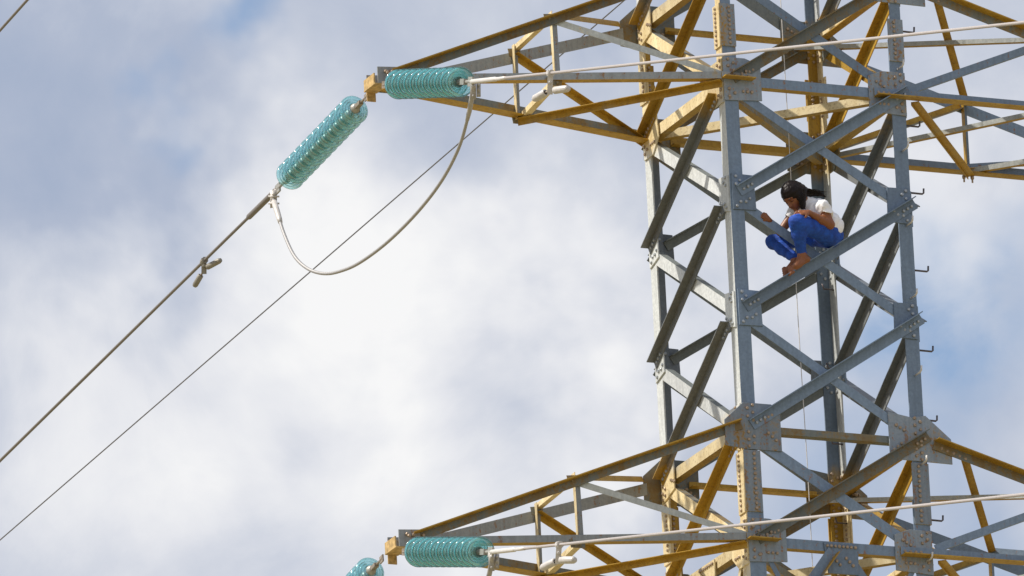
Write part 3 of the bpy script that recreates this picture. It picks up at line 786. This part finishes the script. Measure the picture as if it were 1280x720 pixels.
damper(Q2, d2, 255, ((243, 358), (251, 344)), ((259, 334), (276, 325)), 'dull brown barbell damper hanging on the grey conductor left of the jumper loop', M['damper_dark'], .026)
Q1, d1, Q2, d2 = CLl
damper(Q1, d1, 699, ((677, 710), (694, 702)), ((701, 700), (719, 700)), 'white barbell damper under the pale conductor in front of the lower crossarm', M['damper'], .031)

# thin shield wire behind everything, running off to the lower left
A0 = at_d(960, -155, depth((0, 0, 0))+1.2)
E = reach(A0, 0, 675, 17.0, False); dd = unit(E-A0)
cable('shield_wire', 'thin dark wire slanting behind the crossarm from the top edge to the lower left corner', 'wire', [A0+dd*t for t in (-.3, 5, 12, 30, 70)], .0062, M['wire'], None, 8)
A0 = at_d(330, -330, depth((0, 0, 0))+1.0)
E = reach(A0, 0, 38, 8.0, False); dd = unit(E-A0)
cable('conductor', 'short piece of dark cable crossing the top left corner of the sky', 'power cable', [A0+dd*t for t in (0, 5, 12, 30, 70)], .0135, M['cable_dark'], None, 10)
# plumb line hanging inside the body
rp = [at_y(976, 0, .0)]
x0, y0 = rp[0][0], rp[0][1]
ptsr = [np.array([x0+.004*math.sin(z*2.1), y0+.004*math.cos(z*1.3), z]) for z in np.linspace(4.2, -6.0, 40)]
cable('hanging_rope', 'thin pale line hanging straight down inside the pylon behind the person', 'rope', ptsr, .0038, M['sleeve'], None, 8)

# ------------------------------------------------------------------ the person (one continuous body; clothes and hair are children)
def surface_nets(F, org, h):
    """polygonise the zero level of a sampled field (negative inside)"""
    s = F < 0
    nx, ny, nz = F.shape
    c = np.stack([s[i:nx-1+i, j:ny-1+j, k:nz-1+k] for i in (0, 1) for j in (0, 1) for k in (0, 1)])
    act = c.any(0) & ~c.all(0)
    idx = -np.ones(act.shape, int); ijk = np.argwhere(act); idx[act] = np.arange(len(ijk))
    acc = np.zeros((len(ijk), 3)); cnt = np.zeros(len(ijk))
    I, J, K = ijk.T
    for ax in range(3):
        o = [a for a in range(3) if a != ax]
        for p in (0, 1):
            for q in (0, 1):
                b0 = [0, 0, 0]; b0[o[0]] = p; b0[o[1]] = q; b1 = list(b0); b1[ax] = 1
                f0 = F[I+b0[0], J+b0[1], K+b0[2]]; f1 = F[I+b1[0], J+b1[1], K+b1[2]]
                ok = (f0 < 0) != (f1 < 0)
                t = np.where(ok, f0/np.where(ok, f0-f1, 1), 0)
                pos = np.tile(np.array(b0, float), (len(ijk), 1)); pos[:, ax] = t
                acc[ok] += pos[ok]; cnt[ok] += 1
    V = (ijk + acc/cnt[:, None])*h + org
    faces = []
    for ax in range(3):
        sl0 = [slice(1, n-1) for n in F.shape]; sl1 = list(sl0)
        sl0[ax] = slice(0, F.shape[ax]-1); sl1[ax] = slice(1, F.shape[ax])
        a = s[tuple(sl0)]; b_ = s[tuple(sl1)]
        E_ = np.argwhere(a != b_)
        off = [1, 1, 1]; off[ax] = 0
        G = E_ + np.array(off)
        o = [(ax+1) % 3, (ax+2) % 3]
        def cell(d0, d1):
            g = G.copy(); g[:, o[0]] -= d0; g[:, o[1]] -= d1
            return idx[g[:, 0], g[:, 1], g[:, 2]]
        q = np.stack([cell(1, 1), cell(0, 1), cell(0, 0), cell(1, 0)], 1)
        inside0 = a[tuple(E_.T)]
        q[~inside0] = q[~inside0][:, ::-1]
        faces.append(q)
    return V, np.concatenate(faces)
KS = 1/146.6          # metres to a picture pixel at the tower
PX0, PY0 = 1010., 290.
ORG = at_y(1030, 308, -H-.01); DREF = depth(ORG)
PO = at_d(PX0, PY0, DREF)
def J(px, py, d):      # body-frame coordinates: right, up, away (metres) from the person's origin
    return np.array([(px-PX0)*KS, (PY0-py)*KS, d])
class Field:
    def __init__(s, lo, hi, h):
        s.h = h; s.lo = np.array(lo, float); n = np.ceil((np.array(hi)-s.lo)/h).astype(int)
        ax = [s.lo[i]+np.arange(n[i])*h for i in range(3)]
        s.P = np.stack(np.meshgrid(*ax, indexing='ij'), -1).astype(np.float32)
        s.F = np.full(s.P.shape[:3], 9.0, np.float32)
    def window(s, lo, hi):
        a = np.maximum(((np.array(lo)-s.lo)/s.h).astype(int)-1, 0); b_ = np.minimum(((np.array(hi)-s.lo)/s.h).astype(int)+2, s.F.shape)
        return tuple(slice(int(x), int(max(x+1, y))) for x, y in zip(a, b_))
    def comb(s, w, D, k, sub=False):
        F = s.F[w]
        if sub:
            hh = np.maximum(k-np.abs(F+D), 0)/k; s.F[w] = np.maximum(F, -D)+hh*hh*k*.25
        else:
            hh = np.maximum(k-np.abs(F-D), 0)/k; s.F[w] = np.minimum(F, D)-hh*hh*k*.25
    def cone(s, a, b_, ra, rb, k=.02, flat=None, sub=False, clip=None):
        a = np.array(a); b_ = np.array(b_); R_ = max(ra, rb)+k*2+.05
        w = s.window(np.minimum(a, b_)-R_, np.maximum(a, b_)+R_)
        P = s.P[w]-a.astype(np.float32); ba = (b_-a).astype(np.float32)
        t = np.clip((P@ba)/(ba@ba+1e-9), 0, 1)
        Dv = P-t[..., None]*ba
        if flat is not None:      # (axis, factor): squash along an axis
            axv = unit(flat[0]).astype(np.float32); Dv = Dv+((Dv@axv)*(1/flat[1]-1))[..., None]*axv
        D = np.sqrt((Dv**2).sum(-1))-(ra+(rb-ra)*t)
        if clip is not None: D = np.maximum(D, (s.P[w]-clip[0].astype(np.float32))@unit(clip[1]).astype(np.float32))
        s.comb(w, D, k, sub)
    def ell(s, c, axes, radii, k=.02, sub=False):
        c = np.array(c, float); R_ = max(radii)+k*2+.03
        w = s.window(c-R_, c+R_)
        P = s.P[w]-c.astype(np.float32)
        A = np.stack([unit(x) for x in axes], 1).astype(np.float32)
        Q = (P@A)/np.array(radii, np.float32)
        n1 = np.sqrt((Q**2).sum(-1))+1e-6; n2 = np.sqrt(((Q/np.array(radii, np.float32))**2).sum(-1))+1e-6
        s.comb(w, n1*(n1-1)/n2, k, sub)
    def mesh(s, name, mat, parent, noise=None):
        if noise is not None: s.F = s.F+noise(s.P)
        V, Fc = surface_nets(s.F, s.lo, s.h)
        W = V@np.stack([CR, CU, CF])      # body frame to world
        me = bpy.data.meshes.new(name)
        me.from_pydata(W.tolist(), [], Fc.tolist()); me.materials.append(mat)
        me.polygons.foreach_set('use_smooth', [True]*len(me.polygons)); me.update()
        o = bpy.data.objects.new(name, me); col.objects.link(o)
        if parent: o.parent = parent
        sm = o.modifiers.new('smooth', 'SMOOTH'); sm.factor = .5; sm.iterations = 2
        return o
def wav(P, f, amp, seed=0):
    r = np.random.RandomState(seed); o = 0
    for i in range(5):
        d = r.normal(size=3); d /= np.linalg.norm(d); ph = r.rand()*6.28
        o = o+np.sin(P@(d*f*(1+.5*i)).astype(np.float32)+ph)/(1+.5*i)
    return o*amp

jt = dict(
    pelvis=J(1035, 292, .02), waist=J(1035, 283, -.01), chest=J(1022, 266, .0), neck=J(1009, 253, -.02), head=J(991, 245, -.07),
    shl=J(1028, 260, -.13), ell=J(1037, 281, -.17), wrl=J(1010, 266, -.25),
    shr=J(996, 262, .13), elr=J(976, 290, .08), wrr=J(961, 275, -.12),
    hl=J(1034, 291.5, -.06), kl=J(995, 277.5, -.30), al=J(1002, 319, -.20),
    hr=J(1024, 296, .10), kr=J(967.5, 302, .16), ar=J(994, 325, -.10))
skin = simple('brown_skin', (.235, .080, .027), .45, 0, .18, 40)
mt, nt, b = new_mat('blue_denim')
tc = N(nt, 'ShaderNodeTexCoord'); n1 = N(nt, 'ShaderNodeTexNoise', i_Scale=16.0, i_Detail=6.0, i_Roughness=.65); n2 = N(nt, 'ShaderNodeTexNoise', i_Scale=320.0, i_Detail=2.0)
L(nt, tc.outputs['Object'], n1.inputs['Vector']); L(nt, tc.outputs['Object'], n2.inputs['Vector'])
c = mixc(nt, math_n(nt, 'MULTIPLY_ADD', n1.outputs['Fac'], 2.4, -.75, True), (.003, .026, .20), (.012, .10, .58))
c = mixc(nt, math_n(nt, 'MULTIPLY', n2.outputs['Fac'], .10), c, (.05, .16, .50)); L(nt, c, b.inputs['Base Color']); b.inputs['Roughness'].default_value = .8
bp = N(nt, 'ShaderNodeBump', i_Strength=.5, i_Distance=.006); L(nt, n1.outputs['Fac'], bp.inputs['Height']); L(nt, bp.outputs[0], b.inputs['Normal'])
denim = mt
cloth = simple('white_cotton', (.86, .85, .88), .85, 0, .05, 12, .3)
mt, nt, b = new_mat('black_hair')
tc = N(nt, 'ShaderNodeTexCoord'); mp = N(nt, 'ShaderNodeMapping'); mp.inputs['Scale'].default_value = (90, 90, 14); L(nt, tc.outputs['Object'], mp.inputs[0])
n1 = N(nt, 'ShaderNodeTexNoise', i_Scale=1.0, i_Detail=3.0); L(nt, mp.outputs[0], n1.inputs['Vector'])
c = mixc(nt, n1.outputs['Fac'], (.0025, .002, .002), (.016, .007, .006)); L(nt, c, b.inputs['Base Color']); b.inputs['Roughness'].default_value = .42; b.inputs['Specular IOR Level'].default_value = .22
bp = N(nt, 'ShaderNodeBump', i_Strength=.7, i_Distance=.004); L(nt, n1.outputs['Fac'], bp.inputs['Height']); L(nt, bp.outputs[0], b.inputs['Normal'])
hairm = mt

person = empty('person', PO)
tag(person, 'person in white shirt and blue jeans crouching barefoot on a steel brace, hand on knee', 'person')
LO = J(940, 350, -.50); HI = J(1062, 215, .38)
lo = np.minimum(LO, HI); hi = np.maximum(LO, HI)
B = Field(lo, hi, .0052)
j = jt
# torso, neck
B.cone(j['pelvis'], j['waist'], .105, .090, .04); B.cone(j['waist'], j['chest'], .088, .095, .04)
B.cone(j['chest'], j['neck'], .075, .040, .04); B.cone(j['neck'], j['head'], .042, .045, .03)
for a in ('shl', 'shr'): B.cone(j['chest'], j[a], .06, .050, .04)
# arms
B.cone(j['shl'], j['ell'], .050, .037, .02); B.cone(j['ell'], (j['ell']*.6+j['wrl']*.4), .037, .035, .02); B.cone((j['ell']*.6+j['wrl']*.4), j['wrl'], .034, .024, .02)
B.cone(j['shr'], j['elr'], .046, .034, .02); B.cone(j['elr'], j['wrr'], .034, .022, .02)
# legs
B.cone(j['hl'], j['kl'], .075, .050, .03); B.cone(j['kl'], j['al'], .045, .032, .02)
B.cone(j['hr'], j['kr'], .070, .050, .03); B.cone(j['kr'], j['ar'], .045, .030, .02)
# head: skull, jaw, face; she looks down to the left
hd = j['head']; fwd = unit((-.42, -.62, -.66)); up = perp(fwd, (-.30, 1, 0.1)); sd = np.cross(fwd, up)
B.ell(hd, (fwd, up, sd), (.094, .104, .076), .02)
B.ell(hd+fwd*.035-up*.055, (fwd, up, sd), (.060, .058, .054), .03)
B.cone(hd+fwd*.088-up*.004, hd+fwd*.108-up*.034, .008, .0125, .012)                        # nose
B.ell(hd+fwd*.100-up*.036, (fwd, up, sd), (.012, .009, .017), .008)
B.cone(hd+fwd*.082-up*.066+sd*.018, hd+fwd*.082-up*.066-sd*.018, .0085, .0085, .008)      # lips
B.ell(hd+fwd*.078-up*.098, (fwd, up, sd), (.018, .018, .022), .015)                        # chin
for s_ in (-1, 1):
    B.ell(hd+fwd*.088+up*.002+sd*.031*s_, (fwd, up, sd), (.016, .014, .018), .010, sub=True)   # eye sockets
    B.ell(hd+fwd*.073+up*.001+sd*.030*s_, (fwd, up, sd), (.014, .012, .013), .006)             # lids
    B.ell(hd-up*.012+sd*.078*s_, (fwd, up, sd), (.018, .030, .010), .008)                      # ears
    B.cone(hd+fwd*.086+up*.020+sd*.014*s_, hd+fwd*.074+up*.020+sd*.048*s_, .008, .006, .01)    # brow
# near hand lying across the knee: palm, thumb, four bent fingers
def hand(wr, dirv, nrm, curl, spread, thumb_side, sc=1.0):
    d_ = unit(dirv); n_ = perp(d_, nrm); t_ = np.cross(d_, n_)*thumb_side
    pc = wr+d_*.050*sc
    B.cone(wr, wr+d_*.03*sc, .023*sc, .026*sc, .012, flat=(n_, .75))
    B.cone(wr+d_*.028*sc+t_*.012*sc, wr+d_*.075*sc+t_*.022*sc, .024*sc, .018*sc, .012, flat=(n_, .55))
    B.cone(wr+d_*.028*sc-t_*.012*sc, wr+d_*.070*sc-t_*.026*sc, .022*sc, .016*sc, .012, flat=(n_, .55))
    for i, ln in enumerate((.070, .078, .073, .058)):
        b0 = wr+(d_*(.082-.004*abs(i-1.2))+t_*(.030-.020*i))*sc
        dd_ = unit(d_+t_*spread*(1.5-i)); a1, a2, a3 = curl[i]
        def rot(v, a): return unit(v*math.cos(a)-n_*math.sin(a))
        q1 = b0+rot(dd_, a1)*ln*.45*sc; q2 = q1+rot(dd_, a1+a2)*ln*.32*sc; q3 = q2+rot(dd_, a1+a2+a3)*ln*.23*sc
        B.cone(b0-dd_*.012, q1, .0098*sc, .0090*sc, .004); B.cone(q1, q2, .0090*sc, .0080*sc, .004); B.cone(q2, q3, .0080*sc, .0066*sc, .004)
    th0 = wr+(d_*.022+t_*.022)*sc; td = unit(d_*.62+t_*.72-n_*.25)
    B.cone(th0, th0+td*.038*sc, .014*sc, .0105*sc, .008); B.cone(th0+td*.038*sc, th0+td*.038*sc+unit(td*.7+d_*.7-n_*.3)*.032*sc, .0100*sc, .0075*sc, .004)
hand(j['wrl'], J(985, 266.5, -.33)-j['wrl'], (0.1, .85, -.5), [(.15, .35, .3), (.25, .45, .3), (.35, .5, .35), (.45, .55, .4)], .16, 1)
hand(j['wrr'], J(951, 266, -.16)-j['wrr'], (-.2, .5, -.85), [(1.0, 1.25, .9), (1.0, 1.3, .9), (1.05, 1.3, .9), (1.1, 1.3, .9)], .03, 1, .78)
# bare feet on the brace
def foot(an, heel, toe, upv):
    d_ = unit(toe-heel); n_ = perp(d_, upv); t_ = np.cross(d_, n_)
    B.cone(an, heel+n_*.01,   .028, .026, .02); B.cone(heel, heel+d_*.10+n_*.010, .026, .027, .02, flat=(n_, .8))
    B.cone(an, heel+d_*.125+n_*.012, .030, .024, .03)
    B.cone(heel+d_*.09, heel+d_*.165-t_*.010, .028, .030, .02, flat=(n_, .5))
    for i, (ln, r) in enumerate(((.050, .0125), (.046, .0092), (.040, .0088), (.034, .0085), (.026, .0085))):
        o = (i-1.7)*.0175; b0 = heel+d_*(.172-.006*i)-t_*o
        B.cone(b0, b0+d_*ln*.6+n_*.004, r, r, .004); B.cone(b0+d_*ln*.6+n_*.004, b0+d_*ln-n_*.004, r, r*.85, .004)
foot(j['al']+np.array([0, .0, 0]), J(1008, 324.5, -.21), J(985, 339.5, -.285), (.35, .75, -.4))
foot(j['ar'], J(1000, 327, -.10), J(979, 341.5, -.195), (.4, .7, -.45))
body = B.mesh('body', skin, person)

# jeans
Jn = Field(lo, hi, .006)
Jn.cone(j['pelvis']+(0, -.005, 0), j['waist']-(0, .02, 0), .118, .104, .04); Jn.ell(j['pelvis']+(.010, -.016, .02), ((1, .2, 0), (0, 1, 0), (0, 0, 1)), (.112, .088, .145), .04)
Jn.cone(j['hl'], j['kl'], .100, .066, .05); Jn.cone(j['kl'], j['kl']*.62+j['al']*.38, .060, .060, .03); Jn.cone(j['kl']*.62+j['al']*.38, j['al']+(0, .014, 0), .058, .039, .02)
Jn.cone(j['hr'], j['kr'], .088, .060, .05); Jn.cone(j['kr'], j['kr']*.6+j['ar']*.4, .058, .056, .03); Jn.cone(j['kr']*.6+j['ar']*.4, j['ar']+(-.006, .018, .006), .054, .040, .02)
w = Jn.window(j['waist']+(-.3, -.03, -.3), j['waist']+(.3, .3, .3))
jeans = Jn.mesh('jeans', denim, person, lambda P: wav(P, 38, .0024, 3)+wav(P, 140, .0010, 5))
# shirt
Sh = Field(lo, hi, .006)
Sh.cone(j['pelvis']+(.012, .035, .01), j['waist']+(.006, .0, .0), .112, .112, .04); Sh.cone(j['waist']+(.006, 0, 0), j['chest'], .112, .108, .05)
Sh.cone(j['chest'], j['neck']+(.006, -.012, 0), .098, .060, .05)
Sh.cone(j['chest'], j['shl'], .08, .064, .05); Sh.cone(j['chest'], j['shr'], .08, .058, .04)
for s0, e0, r, fr, tilt in ((j['shl'], j['ell'], .060, .36, (-.45, -.25, 0)), (j['shr'], j['elr'], .052, .42, (0, 0, 0))):
    dv = unit(unit(e0-s0)+np.array(tilt)); Sh.cone(s0+(0, .006, 0), s0+(e0-s0)*.75, r, r+.010, .022, clip=(s0+(e0-s0)*fr, dv))
shirt = Sh.mesh('shirt', cloth, person, lambda P: wav(P, 44, .0040, 8)+wav(P, 100, .0018, 9))

# hair: cap, curtain beside the face, gathered tail blowing back, loose strands
Hr = Field(lo, hi, .0052)
Hr.ell(hd-fwd*.018+up*.020, (fwd, up, sd), (.108, .108, .092), .02)
Hr.ell(hd-fwd*.055-up*.01, (fwd, up, sd), (.085, .096, .088), .03)
right = np.array([1., 0, 0])
Hr.cone(J(1003, 238, -.10), J(1003.5, 259, -.13), .034, .022, .03, flat=((0, 0, 1), .9)); Hr.cone(J(999, 246, -.13), J(1002, 260, -.15), .020, .010, .02)
Hr.cone(J(1004, 240, -.02), J(1012, 243, .0), .045, .026, .04); Hr.cone(J(1012, 242, .0), J(1024, 243, .01), .026, .018, .02); Hr.cone(J(1024, 243, .01), J(1032, 246, .01), .016, .007, .01)
# leave the face free
Hr.ell(hd+fwd*.100-up*.042+sd*.0, (fwd, up, sd), (.085, .066, .066), .015, sub=True)
hair = Hr.mesh('hair', hairm, person, lambda P: wav(P, 170, .0014, 12))
mb = MB(); rr = random.Random(5)
to_w = np.stack([CR, CU, CF])
def strand(pts, r):
    sp = spline([p@to_w for p in pts], 5); n = len(sp)
    tube_geo(mb, sp, r, 4, 0, [r*(1-.8*(i/(n-1))) for i in range(n)])
for i in range(90):
    y = rr.uniform(-5, 5); d0 = rr.uniform(-.05, .05)
    strand([J(1004+rr.uniform(-3, 3), 240+y, d0), J(1012+rr.uniform(-2, 2), 240+y*.7+rr.uniform(-1, 1), d0), J(1020+rr.uniform(-3, 3), 241+y*.5+rr.uniform(-2.2, 2), d0*.8), J(1028+rr.uniform(-4, 6), 243+rr.uniform(-4, 2.5), d0)], rr.uniform(.0016, .0034))
for i in range(22):
    x = rr.uniform(-5, 5)
    strand([J(1000+x*.8, 234, -.12), J(1002+x, 246, -.15), J(1002+x*.8, 258, -.16), J(1001+x+rr.uniform(-2, 2), 263+rr.uniform(-1, 3), -.16)], .0022)
so = mb.build('loose_strands', [hairm], hair); so['kind'] = 'stuff'

mb = MB()
for s_ in (-1, 1):
    for z0, fx, w0, rad in ((.021, .094, .016, .0032), (-.004, .0885, .014, .0018)):
        sp = spline([q@to_w for q in (hd+fwd*fx+up*z0+sd*.012*s_, hd+fwd*(fx-.002)+up*(z0+(.004 if z0 > 0 else -.003))+sd*.030*s_, hd+fwd*(fx-.016)+up*(z0-.001)+sd*.048*s_)], 4)
        tube_geo(mb, sp, rad, 5, 0, [rad*(.6+.5*math.sin(PI*(i+.5)/len(sp))) for i in range(len(sp))])
ob = mb.build('eyebrows', [hairm], hair, True); ob['kind'] = 'stuff'
